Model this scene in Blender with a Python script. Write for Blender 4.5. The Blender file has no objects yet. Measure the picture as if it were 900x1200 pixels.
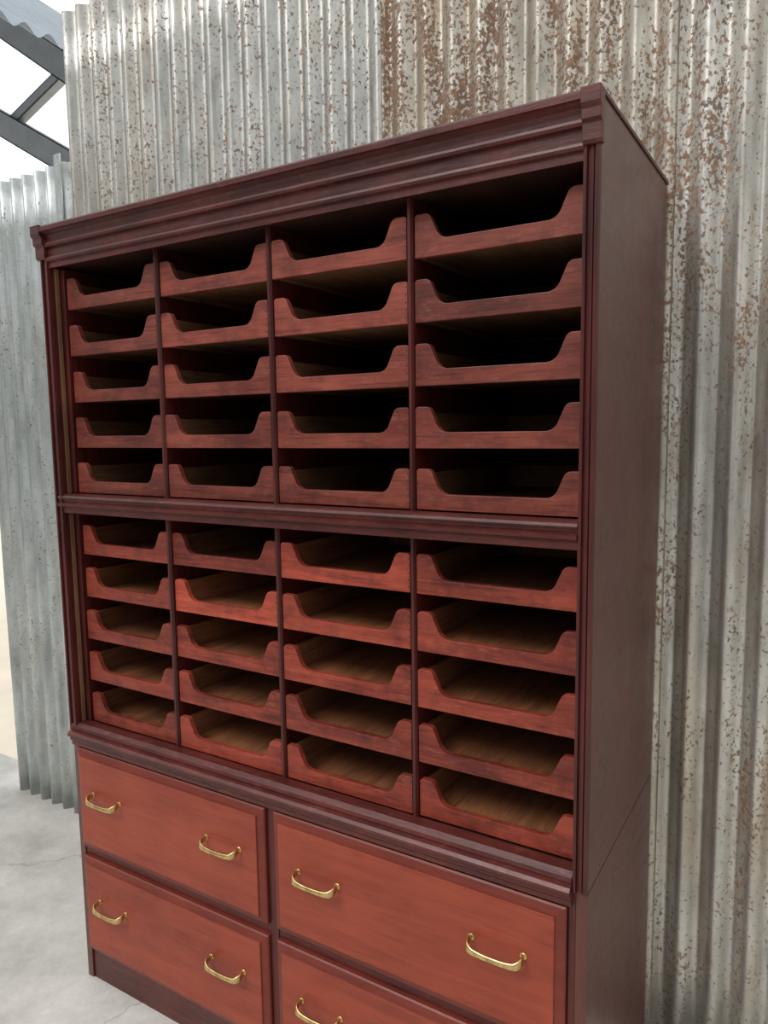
import bpy, bmesh, math, random
from mathutils import Vector, Matrix
random.seed(4)
S=bpy.context.scene
S.view_settings.view_transform='Standard'
# ---------------------------------------------------------------- materials
def newmat(n):
    m=bpy.data.materials.new(n);m.use_nodes=True
    nt=m.node_tree
    for x in list(nt.nodes): nt.nodes.remove(x)
    o=nt.nodes.new('ShaderNodeOutputMaterial');b=nt.nodes.new('ShaderNodeBsdfPrincipled')
    nt.links.new(b.outputs[0],o.inputs[0])
    return m,nt,b
def N(nt,t,**k):
    n=nt.nodes.new(t)
    for a,v in k.items(): setattr(n,a,v)
    return n
def L(nt,a,b): nt.links.new(a,b)
def ramp(nt,fac,stops):
    r=N(nt,'ShaderNodeValToRGB');e=r.color_ramp.elements
    while len(e)<len(stops): e.new(.5)
    for i,(p,c) in enumerate(stops):
        e[i].position=p;e[i].color=(c[0],c[1],c[2],1) if hasattr(c,'__len__') else (c,c,c,1)
    if fac is not None: L(nt,fac,r.inputs[0])
    return r
def noise(nt,vec,scale,detail=4,rough=.55,dist=0):
    n=N(nt,'ShaderNodeTexNoise');n.inputs['Scale'].default_value=scale
    n.inputs['Detail'].default_value=detail;n.inputs['Roughness'].default_value=rough
    n.inputs['Distortion'].default_value=dist
    if vec is not None: L(nt,vec,n.inputs['Vector'])
    return n
def mapping(nt,vec,scale,loc=(0,0,0)):
    m=N(nt,'ShaderNodeMapping');m.inputs['Scale'].default_value=scale;m.inputs['Location'].default_value=loc
    L(nt,vec,m.inputs['Vector']);return m.outputs[0]
def mix(nt,fac,a,b,mode='MIX'):
    m=N(nt,'ShaderNodeMix',data_type='RGBA',blend_type=mode)
    for s,v in ((m.inputs[0],fac),(m.inputs[6],a),(m.inputs[7],b)):
        if hasattr(v,'is_linked') or hasattr(v,'links'): L(nt,v,s)
        else: s.default_value=v if not hasattr(v,'__len__') else (v[0],v[1],v[2],1)
    return m.outputs[2]
def math_(nt,op,a,b=0,c=0):
    m=N(nt,'ShaderNodeMath',operation=op)
    for s,v in zip(m.inputs,(a,b,c)):
        if hasattr(v,'links'): L(nt,v,s)
        else: s.default_value=v
    return m.outputs[0]
def sr(r,g,b):
    f=lambda c:(c/255/12.92) if c<=10 else ((c/255+.055)/1.055)**2.4
    return (f(r),f(g),f(b))
def wood(name,dark,light,grain='x',rough=.35,objcol=False,contrast=1,dust=0,bump=.15,coat=.2,ripple=0,pore=.5,wear=0):
    m,nt,b=newmat(name)
    tc=N(nt,'ShaderNodeTexCoord');v=tc.outputs['Object']
    if objcol:
        oi=N(nt,'ShaderNodeObjectInfo')
        va=N(nt,'ShaderNodeVectorMath',operation='ADD')
        cb=N(nt,'ShaderNodeCombineXYZ');r=math_(nt,'MULTIPLY',oi.outputs['Random'],37.)
        for i in range(3): L(nt,r,cb.inputs[i])
        L(nt,v,va.inputs[0]);L(nt,cb.outputs[0],va.inputs[1]);v=va.outputs[0]
    sc={'x':(2.2,20,20),'z':(20,20,2.),'y':(20,2.2,20)}[grain]
    n1=noise(nt,mapping(nt,v,sc),1.6,5,.55,.8)
    sc2=tuple(s*5 for s in sc)
    n2=noise(nt,mapping(nt,v,sc2),2.,3,.6)
    n3=noise(nt,v,5,3,.5)
    f=math_(nt,'ADD',math_(nt,'MULTIPLY',n1.outputs[0],.45),math_(nt,'ADD',math_(nt,'MULTIPLY',n2.outputs[0],.2),math_(nt,'MULTIPLY',n3.outputs[0],.35)))
    w=.14/contrast
    rp=ramp(nt,f,[(.5-w,dark),(.5+w,light)])
    col=rp.outputs[0]
    pr=noise(nt,mapping(nt,v,tuple(s*9 if s>5 else s*3 for s in sc)),1.5,2,.5)
    col=mix(nt,ramp(nt,pr.outputs[0],[(.58,0),(.70,pore)]).outputs[0],col,[c*.3 for c in dark])
    if objcol: col=mix(nt,1.,col,oi.outputs['Color'],'MULTIPLY')
    if dust:
        d=noise(nt,mapping(nt,v,(12,12,30)),3,5,.7)
        dr=ramp(nt,d.outputs[0],[(.54,0),(.74,dust)])
        col=mix(nt,dr.outputs[0],col,sr(160,112,92))
    n4=noise(nt,mapping(nt,v,(9,9,9),(4,4,4)),2,5,.65)
    if wear:
        # handling wear: dark grime patches on the shaped tray edges
        wr=ramp(nt,n4.outputs[0],[(.5,0),(.68,wear)])
        col=mix(nt,wr.outputs[0],col,[c*.45 for c in dark])
    L(nt,col,b.inputs['Base Color'])
    rr=math_(nt,'ADD',rough-.16,math_(nt,'ADD',math_(nt,'MULTIPLY',n3.outputs[0],.14),math_(nt,'MULTIPLY',n4.outputs[0],.22)));L(nt,rr,b.inputs['Roughness'])
    b.inputs['Coat Weight'].default_value=coat;L(nt,math_(nt,'MULTIPLY',rr,.85),b.inputs['Coat Roughness'])
    b.inputs['Specular IOR Level'].default_value=.3
    h=n2.outputs[0]
    if ripple:
        rn=noise(nt,mapping(nt,v,(2,2.5,11)),1.6,1,.4,.6)
        h=math_(nt,'ADD',math_(nt,'MULTIPLY',h,.04),math_(nt,'MULTIPLY',rn.outputs[0],ripple))
    bp=N(nt,'ShaderNodeBump');bp.inputs['Strength'].default_value=bump;bp.inputs['Distance'].default_value=.004
    L(nt,h,bp.inputs['Height']);L(nt,bp.outputs[0],b.inputs['Normal'])
    return m
M_case=wood('mahogany_case',sr(46,14,13),sr(92,36,30),'x',.38,dust=.16,coat=.25,pore=.35)
M_casev=wood('mahogany_case_vertical',sr(46,14,13),sr(90,34,29),'z',.38,coat=.25,pore=.35)
M_side=wood('mahogany_side',sr(66,31,27),sr(100,52,44),'z',.33,contrast=.7,ripple=2.6,bump=.35,coat=.45,pore=.2)
M_in=wood('interior_wood',sr(32,14,9),sr(60,30,20),'y',.6,coat=0)
M_tray=wood('tray_front_wood',sr(80,28,21),sr(138,62,47),'x',.46,objcol=True,dust=.25,bump=.12,contrast=1.1,coat=.12,wear=.45,pore=.45)
M_trin=wood('tray_inner_wood',sr(80,50,32),sr(130,90,62),'y',.6,objcol=True,coat=0)
M_draw=wood('drawer_front_wood',sr(112,42,27),sr(152,68,45),'x',.42,contrast=.75,coat=.15,bump=.04,pore=.15,wear=.08)
M_edge=wood('drawer_edge_wood',sr(84,29,20),sr(120,48,33),'x',.42,contrast=.7,coat=.15,pore=.2)
M_tan=wood('worn_groove',sr(86,58,40),sr(140,104,76),'z',.7,coat=0)
M_dove=wood('dovetail_endgrain',sr(54,20,14),sr(80,32,22),'x',.5,coat=.1)
M_dark=wood('shadow_gap_wood',sr(26,12,11),sr(44,20,18),'x',.6,coat=0)
def brass():
    m,nt,b=newmat('brass')
    tc=N(nt,'ShaderNodeTexCoord');n=noise(nt,tc.outputs['Object'],60,3)
    r=ramp(nt,n.outputs[0],[(.3,sr(176,146,88)),(.7,sr(230,206,150))])
    L(nt,r.outputs[0],b.inputs['Base Color']);b.inputs['Metallic'].default_value=1;b.inputs['Roughness'].default_value=.28
    return m
M_brass=brass()
def galv(name,rust,blotch,base=(178,180,178),seed=0,tint=.5,metal=.85,grad=0,w=(.4,.35)):
    m,nt,b=newmat(name)
    tc=N(nt,'ShaderNodeTexCoord');v=mapping(nt,tc.outputs['Object'],(1,1,1),(seed,seed*.7,seed*.3))
    g=noise(nt,mapping(nt,v,(9,9,2.2)),2,5,.6)
    sp=N(nt,'ShaderNodeTexVoronoi');sp.inputs['Scale'].default_value=80;L(nt,v,sp.inputs['Vector'])
    gb=ramp(nt,g.outputs[0],[(.3,sr(*[c-34 for c in base])),(.55,sr(*base)),(.75,sr(*[min(255,c+20) for c in base]))]).outputs[0]
    spr=ramp(nt,sp.outputs['Color'],[(0,.8),(1,1.)])
    col=mix(nt,.6,gb,spr.outputs[0],'MULTIPLY')
    st=noise(nt,mapping(nt,v,(7,7,1.2),(3,3,3)),1.6,4,.6)
    col=mix(nt,ramp(nt,st.outputs[0],[(.5,0),(.75,tint)]).outputs[0],col,sr(170,150,120))
    big=noise(nt,mapping(nt,v,(1.6,1.6,.35)),2.2,3,.5)
    mid=noise(nt,mapping(nt,v,(6,6,1.5)),3,3,.5)
    fine=noise(nt,mapping(nt,v,(1,1,.85)),110,3,.6)
    fine2=noise(nt,mapping(nt,v,(1,1,.7)),62,5,.65)
    bm_=math_(nt,'ADD',math_(nt,'MULTIPLY',math_(nt,'SUBTRACT',big.outputs[0],.5),w[0]),math_(nt,'MULTIPLY',math_(nt,'SUBTRACT',mid.outputs[0],.5),w[1]))
    if grad:
        sz=N(nt,'ShaderNodeSeparateXYZ');L(nt,tc.outputs['Object'],sz.inputs[0])
        bm_=math_(nt,'ADD',bm_,math_(nt,'MULTIPLY',math_(nt,'SUBTRACT',sz.outputs[2],1.8),grad))
    s=math_(nt,'ADD',fine.outputs[0],bm_)
    f1=ramp(nt,s,[(rust,0),(rust+.07,1)]).outputs[0]
    s2=math_(nt,'ADD',fine2.outputs[0],bm_)
    f2=ramp(nt,s2,[(blotch,0),(blotch+.06,1)]).outputs[0]
    rc=ramp(nt,fine2.outputs[0],[(.35,sr(86,60,44)),(.55,sr(122,90,66)),(.7,sr(150,116,86))]).outputs[0]
    col=mix(nt,math_(nt,'MULTIPLY',f1,.88),col,rc)
    col=mix(nt,math_(nt,'MULTIPLY',f2,.85),col,rc)
    L(nt,col,b.inputs['Base Color'])
    fr=math_(nt,'MAXIMUM',f1,f2)
    L(nt,math_(nt,'MULTIPLY_ADD',fr,-metal*.9,metal),b.inputs['Metallic'])
    L(nt,math_(nt,'MULTIPLY_ADD',fr,.4,.38),b.inputs['Roughness'])
    bp=N(nt,'ShaderNodeBump');bp.inputs['Strength'].default_value=.3;bp.inputs['Distance'].default_value=.004
    L(nt,g.outputs[0],bp.inputs['Height']);L(nt,bp.outputs[0],b.inputs['Normal'])
    return m
M_g1=galv('galvanised_mid',.585,.64,(190,190,184),1.3,.5,w=(.15,.3))
M_g2=galv('galvanised_rusty',.555,.585,(196,190,178),5.1,.8,.75,grad=.02,w=(.3,.35))
M_g3=galv('galvanised_speckled',.56,.605,(206,204,196),9.7,.55,.75,grad=.01,w=(.15,.35))
M_g4=galv('galvanised_pale',.64,.70,(200,206,204),14.2,.25,.9,w=(.15,.3))
def simple(name,c,rough,scale=8,var=.15,metal=0,bump=0):
    m,nt,b=newmat(name)
    tc=N(nt,'ShaderNodeTexCoord');n=noise(nt,tc.outputs['Object'],scale,6,.6)
    r=ramp(nt,n.outputs[0],[(.3,[x*(1-var) for x in c]),(.7,[min(1,x*(1+var)) for x in c])])
    L(nt,r.outputs[0],b.inputs['Base Color']);b.inputs['Roughness'].default_value=rough;b.inputs['Metallic'].default_value=metal
    if bump:
        bp=N(nt,'ShaderNodeBump');bp.inputs['Strength'].default_value=bump;bp.inputs['Distance'].default_value=.01
        L(nt,n.outputs[0],bp.inputs['Height']);L(nt,bp.outputs[0],b.inputs['Normal'])
    return m
M_steel=simple('painted_steel',sr(150,157,162),.5,6,.15)
M_ground=simple('outside_ground',sr(222,210,190),.9,3,.08,bump=.3)
M_roof=simple('roof_sheet_metal',sr(140,150,158),.5,4,.12,.2)
def concrete():
    m,nt,b=newmat('concrete')
    tc=N(nt,'ShaderNodeTexCoord');v=tc.outputs['Object']
    n=noise(nt,v,3.2,9,.68);n2=noise(nt,v,40,4,.6)
    c=ramp(nt,n.outputs[0],[(.3,sr(158,155,148)),(.5,sr(188,185,178)),(.72,sr(212,209,203))]).outputs[0]
    c=mix(nt,.35,c,ramp(nt,n2.outputs[0],[(.3,.75),(.7,1.)]).outputs[0],'MULTIPLY')
    dv=N(nt,'ShaderNodeVectorMath',operation='MULTIPLY_ADD')
    nn=noise(nt,v,5,4,.6);L(nt,nn.outputs['Color'],dv.inputs[0]);dv.inputs[1].default_value=(.25,.25,.25);L(nt,v,dv.inputs[2])
    vo=N(nt,'ShaderNodeTexVoronoi',feature='DISTANCE_TO_EDGE');vo.inputs['Scale'].default_value=.7;L(nt,dv.outputs[0],vo.inputs['Vector'])
    cr=ramp(nt,vo.outputs['Distance'],[(0,.6),(.004,0)]).outputs[0]
    c=mix(nt,cr,c,sr(132,126,118))
    L(nt,c,b.inputs['Base Color']);b.inputs['Roughness'].default_value=.75
    bp=N(nt,'ShaderNodeBump');bp.inputs['Strength'].default_value=.15;bp.inputs['Distance'].default_value=.01
    L(nt,n2.outputs[0],bp.inputs['Height']);L(nt,bp.outputs[0],b.inputs['Normal'])
    return m
M_conc=concrete()
# ---------------------------------------------------------------- mesh helpers
def addobj(name,bm,mats,parent=None,bevel=0,smooth=False):
    bmesh.ops.recalc_face_normals(bm,faces=bm.faces)
    me=bpy.data.meshes.new(name);bm.to_mesh(me);bm.free()
    for m in (mats if isinstance(mats,(list,tuple)) else [mats]): me.materials.append(m)
    if smooth:
        for p in me.polygons: p.use_smooth=True
    o=bpy.data.objects.new(name,me);S.collection.objects.link(o)
    if parent: o.parent=parent
    if bevel:
        b=o.modifiers.new('bevel','BEVEL');b.width=bevel;b.segments=2;b.limit_method='ANGLE';b.angle_limit=math.radians(40)
    return o
def box(bm,x0,x1,y0,y1,z0,z1,mi=0):
    v=[bm.verts.new((x,y,z)) for x in (x0,x1) for y in (y0,y1) for z in (z0,z1)]
    for f in ((0,1,3,2),(4,6,7,5),(0,4,5,1),(2,3,7,6),(0,2,6,4),(1,5,7,3)):
        bm.faces.new([v[i] for i in f]).material_index=mi
def extr(bm,prof,a0,a1,axis='x',mi=0):
    def P(p,a):
        return {'x':(a,p[0],p[1]),'z':(p[0],p[1],a),'y':(p[0],a,p[1])}[axis]
    A=[bm.verts.new(P(p,a0)) for p in prof];B=[bm.verts.new(P(p,a1)) for p in prof]
    n=len(prof)
    for i in range(n):
        bm.faces.new((A[i],A[(i+1)%n],B[(i+1)%n],B[i])).material_index=mi
    bm.faces.new(A).material_index=mi;bm.faces.new(B[::-1]).material_index=mi
# ---------------------------------------------------------------- dims
W=1.4486;D=.54;ZT=2.1;ZS=.736
XL=.030;XR=1.4215;YF=.030
X0=.044;PITCH=.346
divs=[X0+PITCH*i for i in (1,2,3)]
cab=bpy.data.objects.new('haberdashery_cabinet',None);S.collection.objects.link(cab)
bm=bmesh.new()
box(bm,W-.022,W,.002,D,ZS+.002,ZT-.004)
addobj('side_panel_right',bm,M_side,cab,.001)
bm=bmesh.new();box(bm,0,.022,.002,D,ZS+.002,ZT-.004);addobj('side_panel_left',bm,M_side,cab,.001)
bm=bmesh.new();box(bm,.0222,W-.0222,D-.012,D-.001,ZS+.02,ZT-.02);addobj('back_panel',bm,M_in,cab)
bm=bmesh.new();box(bm,-.003,W+.003,-.005,D,ZT-.0038,ZT+.004);addobj('top_board',bm,M_case,cab,.001)
bm=bmesh.new()
box(bm,.0222,W-.0222,.0005,D-.0125,1.3635,1.4065)
box(bm,.0222,W-.0222,.0005,D-.0125,ZS+.003,.7675)
box(bm,.0222,W-.0222,.0005,D-.0125,2.0035,ZT-.0045)
addobj('carcass_shelves',bm,M_in,cab)
bm=bmesh.new()
for x0,x1 in((.0222,XL-.0002),(XR+.0002,W-.0222)):
    box(bm,x0,x1,.0005,D-.0125,.7677,1.3633);box(bm,x0,x1,.0005,D-.0125,1.4067,2.0033)
addobj('jambs',bm,M_casev,cab)
bm=bmesh.new()
for z0,z1 in((.7725,1.360),(1.411,1.997)):
    box(bm,XL-.0003,XL+.004,.010,.020,z0,z1)
addobj('worn_tambour_guides',bm,M_tan,cab)
bm=bmesh.new()
for z0,z1 in((.7725,1.360),(1.411,1.997)):
    box(bm,XL-.0003,X0+.0045,.024,D-.013,z0,z1)
addobj('jamb_lining',bm,M_casev,cab,.001)
def stile(x0,x1,z0,z1,bm):
    w=x1-x0
    pr=[(x0,.002),(x0,-.004)]
    segs=[(0,.28,-.010),(.34,.66,-.006),(.72,1,-.010)]
    for a,b_,d in segs:
        pr+=[(x0+w*a,-.002),(x0+w*(a+.04),d+.001),(x0+w*(a+b_)/2,d),(x0+w*(b_-.04),d+.001),(x0+w*b_,-.002)]
    pr+=[(x1,.002)]
    q=[]
    for p in pr:
        if not q or (Vector(p)-Vector(q[-1])).length>1e-6: q.append(p)
    extr(bm,q,z0,z1,'z')
bm=bmesh.new()
stile(0,XL,ZS+.002,2.02,bm);stile(XR,W,ZS+.002,2.02,bm)
addobj('stiles',bm,M_casev,cab)
cor=[(.0,1.997),(-.004,1.997),(-.004,2.010),(-.010,2.013),(-.012,2.018),(-.010,2.023),(-.005,2.025),(-.005,2.046),(-.013,2.048),(-.015,2.053),(-.013,2.058),(-.008,2.060),(-.008,2.068),(-.012,2.076),(-.022,2.082),(-.027,2.084),(-.027,2.094),(-.024,2.098),(.0,2.098)]
bm=bmesh.new();extr(bm,cor,XL-.002,XR+.002)
addobj('cornice',bm,M_case,cab)
blk=[(0,2.018),(-.012,2.018),(-.016,2.024),(-.016,2.050),(-.022,2.054),(-.022,2.070),(-.028,2.076),(-.028,2.101),(0,2.101)]
bm=bmesh.new()
for x0,x1 in((-.006,.030),(XR,W+.005)): extr(bm,blk,x0,x1)
addobj('cornice_corner_blocks',bm,M_case,cab,.0012)
bm=bmesh.new()
extr(bm,[(.028,1.410),(0,1.410),(-.006,1.406),(-.010,1.401),(-.006,1.395),(-.004,1.389),(-.012,1.386),(-.012,1.379),(-.005,1.373),(-.005,1.360),(.028,1.360)],XL*.45,XR-.0002)
addobj('middle_rail',bm,M_case,cab)
bm=bmesh.new()
extr(bm,[(.028,.772),(0,.772),(-.005,.768),(-.010,.764),(-.012,.757),(-.009,.752),(-.018,.749),(-.023,.743),(-.023,.737),(-.015,.732),(-.015,.724),(-.010,.718),(-.010,.709),(.002,.709),(.002,.734),(.028,.734)],XL*.25,XR-.0002)
addobj('waist_moulding',bm,M_case,cab)
for k,x in enumerate(divs):
    for z0,z1 in((.7677,1.3633),(1.4067,2.0033)):
        bm=bmesh.new();t=.006
        extr(bm,[(x-t,D-.013),(x-t,YF-.001),(x-t*.5,YF-.007),(x+t*.5,YF-.007),(x+t,YF-.001),(x+t,D-.013)],z0,z1,'z')
        addobj('divider_%d'%(k+1),bm,M_casev,cab)
# ---------------------------------------------------------------- trays
TW=PITCH-.012-.004
def tray_mesh():
    bm=bmesh.new()
    h=.080;d=.031;hw=TW/2
    half=[(.0,h-.004),(.004,h)]
    r1=.014;cx=.022;cz=h-r1;a_end=66
    for i in range(9):
        a=math.radians(90-a_end*i/8);half.append((cx+r1*math.cos(a),cz+r1*math.sin(a)))
    r2=.026
    x1,z1=half[-1]
    an=math.radians(90-a_end);tx,tz=math.sin(an),-math.cos(an)
    zst=d+r2-r2*math.sin(an)
    ln=max(0,(z1-zst)/(-tz))
    xs=x1+tx*ln
    c2=(xs+r2*math.cos(an),zst+r2*math.sin(an))
    for i in range(12):
        a=an+math.pi+(.5*math.pi-an)*i/11
        half.append((c2[0]+r2*math.cos(a),c2[1]+r2*math.sin(a)))
    prof=[(-hw,0),(hw,0)]+[(hw-x,z) for x,z in half]+[(-hw+x,z) for x,z in half[::-1]]
    t=.014
    A=[bm.verts.new((p[0],0,p[1])) for p in prof];B=[bm.verts.new((p[0],t,p[1])) for p in prof]
    n=len(prof)
    for i in range(n): bm.faces.new((A[i],A[(i+1)%n],B[(i+1)%n],B[i]))
    bm.faces.new(A[::-1]);bm.faces.new(B)
    dep=.465
    box(bm,-hw,-hw+.009,t,dep,.002,.070,1);box(bm,hw-.009,hw,t,dep,.002,.070,1)
    box(bm,-hw+.009,hw-.009,t,dep-.009,.008,.013,1)
    box(bm,-hw+.009,hw-.009,dep-.009,dep,.002,.066,1)
    for sx in(1,):
        for i in range(5):
            z=.008+i*.0145
            xa=sx*(hw-.0012);xb=sx*(hw-.0056)
            v=[bm.verts.new(p) for p in((xa,-.0002,z+.0015),(xa,-.0002,z+.0055),(xb,-.0002,z+.0065),(xb,-.0002,z+.0005))]
            v2=[bm.verts.new((p.co.x,.004,p.co.z)) for p in v]
            for q in((0,1,2,3),(4,7,6,5),(0,4,5,1),(1,5,6,2),(2,6,7,3),(3,7,4,0)):
                vv=(v+v2);f=bm.faces.new([vv[j] for j in q]);f.material_index=2
    bmesh.ops.recalc_face_normals(bm,faces=bm.faces)
    me=bpy.data.meshes.new('tray');bm.to_mesh(me);bm.free()
    for m in(M_tray,M_trin,M_dove): me.materials.append(m)
    return me
tm=tray_mesh()
upper=[[.85,.82,.80,.82,.9],[1.15,1.15,1.0,.95,.88],[1.1,1.15,1.05,1.0,.88],[.9,.85,.9,.95,1.0]]
lower=[[1.0,.9,.9,.95,.95],[.9,1.6,1.1,1.0,1.05],[1.35,1.0,1.25,.85,.9],[1.0,.95,1.05,.95,1.05]]
for sec,(zb,dz,tab) in enumerate(((1.4125,.120,upper),(.7735,.1175,lower))):
    for c in range(4):
        for r in range(5):
            k=tab[c][r]*random.uniform(.93,1.07)*1.06
            o=bpy.data.objects.new('tray_%d'%(sec*20+c*5+r+1),tm);S.collection.objects.link(o);o.parent=cab
            o.location=(X0+PITCH*(c+.5)+(.002 if c==0 else 0)-(.0005 if c==3 else 0),YF+random.uniform(-.003,.003),zb+dz*(4-r))
            o.rotation_euler=(0,0,random.uniform(-.003,.003))
            if sec==0: o.color=(k*.95,k*1.08,k*1.12,1)
            else: o.color=(k*1.12,k*.96,k*.86,1)
            b=o.modifiers.new('b','BEVEL');b.width=.0012;b.segments=2;b.limit_method='ANGLE';b.angle_limit=math.radians(50)
# ---------------------------------------------------------------- lower case
bm=bmesh.new()
box(bm,W-.022,W,.001,D,0,ZS-.001);addobj('base_side_right',bm,M_side,cab,.001)
bm=bmesh.new();box(bm,0,.022,.001,D,0,ZS-.001);addobj('base_side_left',bm,M_side,cab,.001)
bm=bmesh.new();box(bm,.0222,W-.0222,D-.012,D-.001,.02,ZS-.001);addobj('base_back',bm,M_in,cab)
bm=bmesh.new()
for x0,x1 in((.7012,.7262),(W-.0350,W-.0222)): box(bm,x0,x1,.001,.020,.0,ZS-.001)
addobj('base_stiles',bm,M_casev,cab,.0008)
bm=bmesh.new()
for x0,x1 in((.0227,.701),(.7264,W-.0352)):
    box(bm,x0,x1,.002,.020,.704,ZS-.028);box(bm,x0,x1,.004,.020,.386,.4115)
addobj('base_rails',bm,M_case,cab)
bm=bmesh.new();box(bm,.0227,.701,.006,.022,0,.098);box(bm,.7264,W-.0352,.006,.022,0,.098)
addobj('plinth',bm,M_case,cab)
bm=bmesh.new();box(bm,.0227,W-.0352,.024,D-.0125,.10,.70);addobj('drawer_boxes',bm,M_dark,cab)
def drawer(x0,x1,z0,z1,n):
    bm=bmesh.new()
    rings=[(0,.018,0),(0,-.006,1),(.003,-.009,1),(.018,-.013,1),(.0195,-.0165,1),(.022,-.0175,0)]
    R=[]
    for ins,y,_ in rings:
        R.append([bm.verts.new(p) for p in((x0+ins,y,z0+ins),(x1-ins,y,z0+ins),(x1-ins,y,z1-ins),(x0+ins,y,z1-ins))])
    for a in range(len(R)-1):
        for i in range(4):
            bm.faces.new((R[a][i],R[a][(i+1)%4],R[a+1][(i+1)%4],R[a+1][i])).material_index=rings[a+1][2]
    bm.faces.new(R[-1]).material_index=0;bm.faces.new(R[0]).material_index=0
    addobj('drawer_%d'%n,bm,[M_draw,M_edge],cab)
DR=[(.0245,.7005,.4130,.7025),(.7268,1.4120,.4130,.7025),(.0245,.7005,.1005,.3845),(.7268,1.4120,.1005,.3845)]
for i,d in enumerate(DR): drawer(*d,i+1)
def handle_mesh():
    bm=bmesh.new()
    P=[(-.0535,.0005,.002,.0060,.0030),(-.0545,-.008,.0015,.0075,.0026),(-.0555,-.015,.000,.0085,.0026),(-.0535,-.022,-.003,.0085,.0026),(-.048,-.0265,-.0055,.0075,.0030),(-.040,-.0285,-.0068,.0064,.0034),(-.024,-.0295,-.0075,.0056,.0036),(0,-.0298,-.0078,.0054,.0038)]
    P=P+[(-p[0],)+p[1:] for p in P[-2::-1]]
    rings=[];n=12
    for i,p in enumerate(P):
        a=Vector(P[max(0,i-1)][:3]);b=Vector(P[min(len(P)-1,i+1)][:3]);T=(b-a).normalized()
        U=Vector((0,.25,1));U=(U-T*U.dot(T)).normalized();Nn=T.cross(U)
        r=[]
        for j in range(n):
            t=2*math.pi*j/n;cx=math.copysign(abs(math.cos(t))**.7,math.cos(t));sx=math.copysign(abs(math.sin(t))**.7,math.sin(t))
            r.append(bm.verts.new(Vector(p[:3])+U*cx*p[3]+Nn*sx*p[4]))
        rings.append(r)
    for a in range(len(rings)-1):
        for j in range(n): bm.faces.new((rings[a][j],rings[a][(j+1)%n],rings[a+1][(j+1)%n],rings[a+1][j]))
    bm.faces.new(rings[0]);bm.faces.new(rings[-1][::-1])
    for sx in(-1,1):
        m=Matrix.Translation((sx*.0535,-.0012,.002))@Matrix.Rotation(math.pi/2,4,'X')
        bmesh.ops.create_cone(bm,cap_ends=True,segments=16,radius1=.0085,radius2=.007,depth=.003,matrix=m)
    bmesh.ops.recalc_face_normals(bm,faces=bm.faces)
    me=bpy.data.meshes.new('handle');bm.to_mesh(me);bm.free();me.materials.append(M_brass)
    for p in me.polygons:p.use_smooth=True
    return me
hm=handle_mesh();k=0
for d in DR:
    for s in(-1,1):
        k+=1;o=bpy.data.objects.new('brass_handle_%d'%k,hm);S.collection.objects.link(o);o.parent=cab
        o.location=((d[0]+d[1])/2+s*.212,-.0175,(d[2]+d[3])/2+.026)
        sb=o.modifiers.new('s','SUBSURF');sb.levels=1;sb.render_levels=2
# ---------------------------------------------------------------- corrugated wall
def sheet(name,x0,x1,z0,z1,yc,mat,ph=0,parent=None,amp=.012,per=.076):
    bm=bmesh.new();nx=int((x1-x0)/per*14);nz=14;rows=[]
    for j in range(nz+1):
        z=z0+(z1-z0)*j/nz;r=[]
        for i in range(nx+1):
            x=x0+(x1-x0)*i/nx
            y=yc-amp*math.cos(2*math.pi*(x-ph)/per)+.002*math.sin(x*3.1+z*2.3)
            r.append(bm.verts.new((x,y,z+.003*math.sin(x*9))))
        rows.append(r)
    for j in range(nz):
        for i in range(nx): bm.faces.new((rows[j][i],rows[j][i+1],rows[j+1][i+1],rows[j+1][i]))
    o=addobj(name,bm,mat,parent,smooth=True)
    sd=o.modifiers.new('t','SOLIDIFY');sd.thickness=.0012;sd.offset=1
    return o
wall=bpy.data.objects.new('wall_back',None);S.collection.objects.link(wall)
sheet('sheet_left',-1.25,-.55,0.0,2.56,.583,M_g4,parent=wall,amp=.016)
sheet('sheet_mid',-.615,.74,0.0,3.05,.574,M_g1,parent=wall)
sheet('sheet_rusty',.70,1.46,0.0,3.10,.569,M_g2,parent=wall)
sheet('sheet_right',1.42,3.2,0.0,3.10,.574,M_g3,parent=wall)
bm=bmesh.new();box(bm,-.69,-.655,.548,.553,2.3,2.58);addobj('flashing_strip',bm,M_g4,wall)
bm=bmesh.new();box(bm,-6,6,-6,.75,-.1,0);addobj('floor',bm,M_conc)
bm=bmesh.new();box(bm,-14,8,.751,16,-.1,-.002);addobj('ground',bm,M_ground)
tr=bpy.data.objects.new('roof_truss',None);S.collection.objects.link(tr)
def beam(name,a,b,w,y0=2.0,dy=.06):
    a=Vector(a);b=Vector(b);d=(b-a).normalized();n=Vector((-d.y,d.x))*w/2
    bm=bmesh.new();t=.008
    for s0,s1,ya,yb in((-1,1,y0,y0+t),(-1,-1+2*t/w,y0,y0+dy),(1-2*t/w,1,y0,y0+dy)):
        extr(bm,[tuple(a+n*s0),tuple(b+n*s0),tuple(b+n*s1),tuple(a+n*s1)],ya,yb,'y')
    addobj(name,bm,M_steel,tr)
beam('lower_chord',(-5.3,4.87),(-1.9,2.95),.16)
beam('top_chord',(-5.3,5.80),(-1.9,3.47),.17)
beam('web_1',(-3.26,3.69),(-2.55,3.92),.07,2.02)
bm=bmesh.new();rows=[]
for s in(0,.25,.5,.75,1):
    x=-6+s*4.6;rows.append((x,5.80-(x+5.3)*.685+.26))
per=.12;ny=int(5.0/per*8);g=[]
for j in range(ny+1):
    y=-2.6+5.0*j/ny
    g.append([bm.verts.new((x,y,z+.02*math.cos(2*math.pi*y/per))) for x,z in rows])
for j in range(ny):
    for i in range(len(g[0])-1): bm.faces.new((g[j][i],g[j][i+1],g[j+1][i+1],g[j+1][i]))
addobj('roof_sheeting',bm,M_roof,smooth=True)
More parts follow.
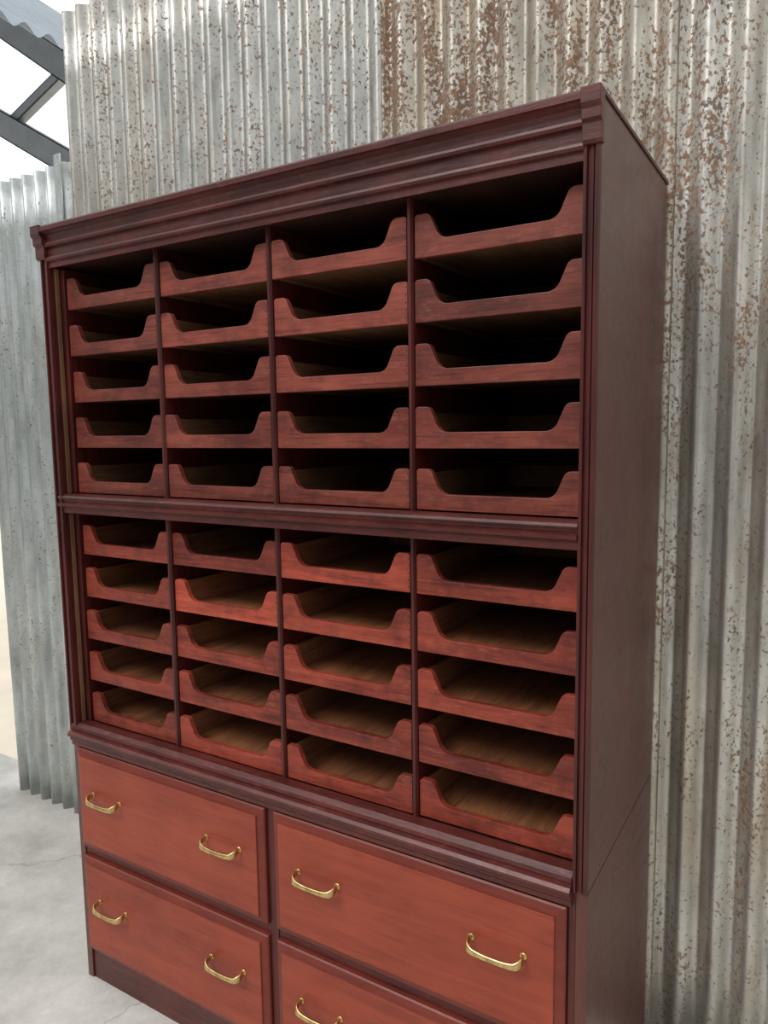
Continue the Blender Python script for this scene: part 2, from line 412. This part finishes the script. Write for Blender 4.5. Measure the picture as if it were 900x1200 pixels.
# ---------------------------------------------------------------- world & light
w=bpy.data.worlds.new('World');S.world=w;w.use_nodes=True;nt=w.node_tree
for x in list(nt.nodes): nt.nodes.remove(x)
o=N(nt,'ShaderNodeOutputWorld');bg=N(nt,'ShaderNodeBackground');L(nt,bg.outputs[0],o.inputs[0])
tc=N(nt,'ShaderNodeTexCoord');sx=N(nt,'ShaderNodeSeparateXYZ');L(nt,tc.outputs['Generated'],sx.inputs[0])
rx=ramp(nt,math_(nt,'MULTIPLY_ADD',sx.outputs[0],.5,.5),[(0,1.),(.05,1.),(.10,.2),(.30,.2),(.38,.85),(.52,.9),(.60,.2),(.74,.2),(.82,.75),(.93,.8),(1,.7)])  # invented bright and dark bands in the surroundings, added so metal ribs reflect stripes
up=ramp(nt,sx.outputs[2],[(.25,0),(.6,1)])
hz=mix(nt,up.outputs[0],rx.outputs[0],(.8,.81,.82))
rz=ramp(nt,sx.outputs[2],[(0,.3),(.12,.65),(.4,1.0),(1,.95)])
fr=ramp(nt,sx.outputs[1],[(.25,0),(.55,1)])
c=mix(nt,1.,rz.outputs[0],hz,'MULTIPLY')
c=mix(nt,fr.outputs[0],c,(.95,.97,1.))
L(nt,c,bg.inputs[0]);bg.inputs[1].default_value=1.5
sl=bpy.data.lights.new('soft_daylight','SUN');sl.energy=1.9;sl.angle=math.radians(26);sl.color=(1,.98,.96)
so=bpy.data.objects.new('soft_daylight',sl);S.collection.objects.link(so)
so.rotation_euler=Vector((-.4,-1,1.2)).to_track_quat('Z','Y').to_euler()
# ---------------------------------------------------------------- camera
Mr=[[0.855284,0.517964,-0.014233],[0.046177,-0.103551,-0.993552],[-0.516098,0.849112,-0.112484]]
cd=bpy.data.cameras.new('camera');co=bpy.data.objects.new('camera',cd);S.collection.objects.link(co)
R=Matrix((Mr[0],[-a for a in Mr[1]],[-a for a in Mr[2]])).transposed()
co.matrix_world=Matrix.Translation((1.7847,-1.2376,1.5717))@R.to_4x4()
cd.sensor_fit='VERTICAL';cd.sensor_height=36;cd.lens=862/1200*36;cd.clip_start=.05
S.camera=co
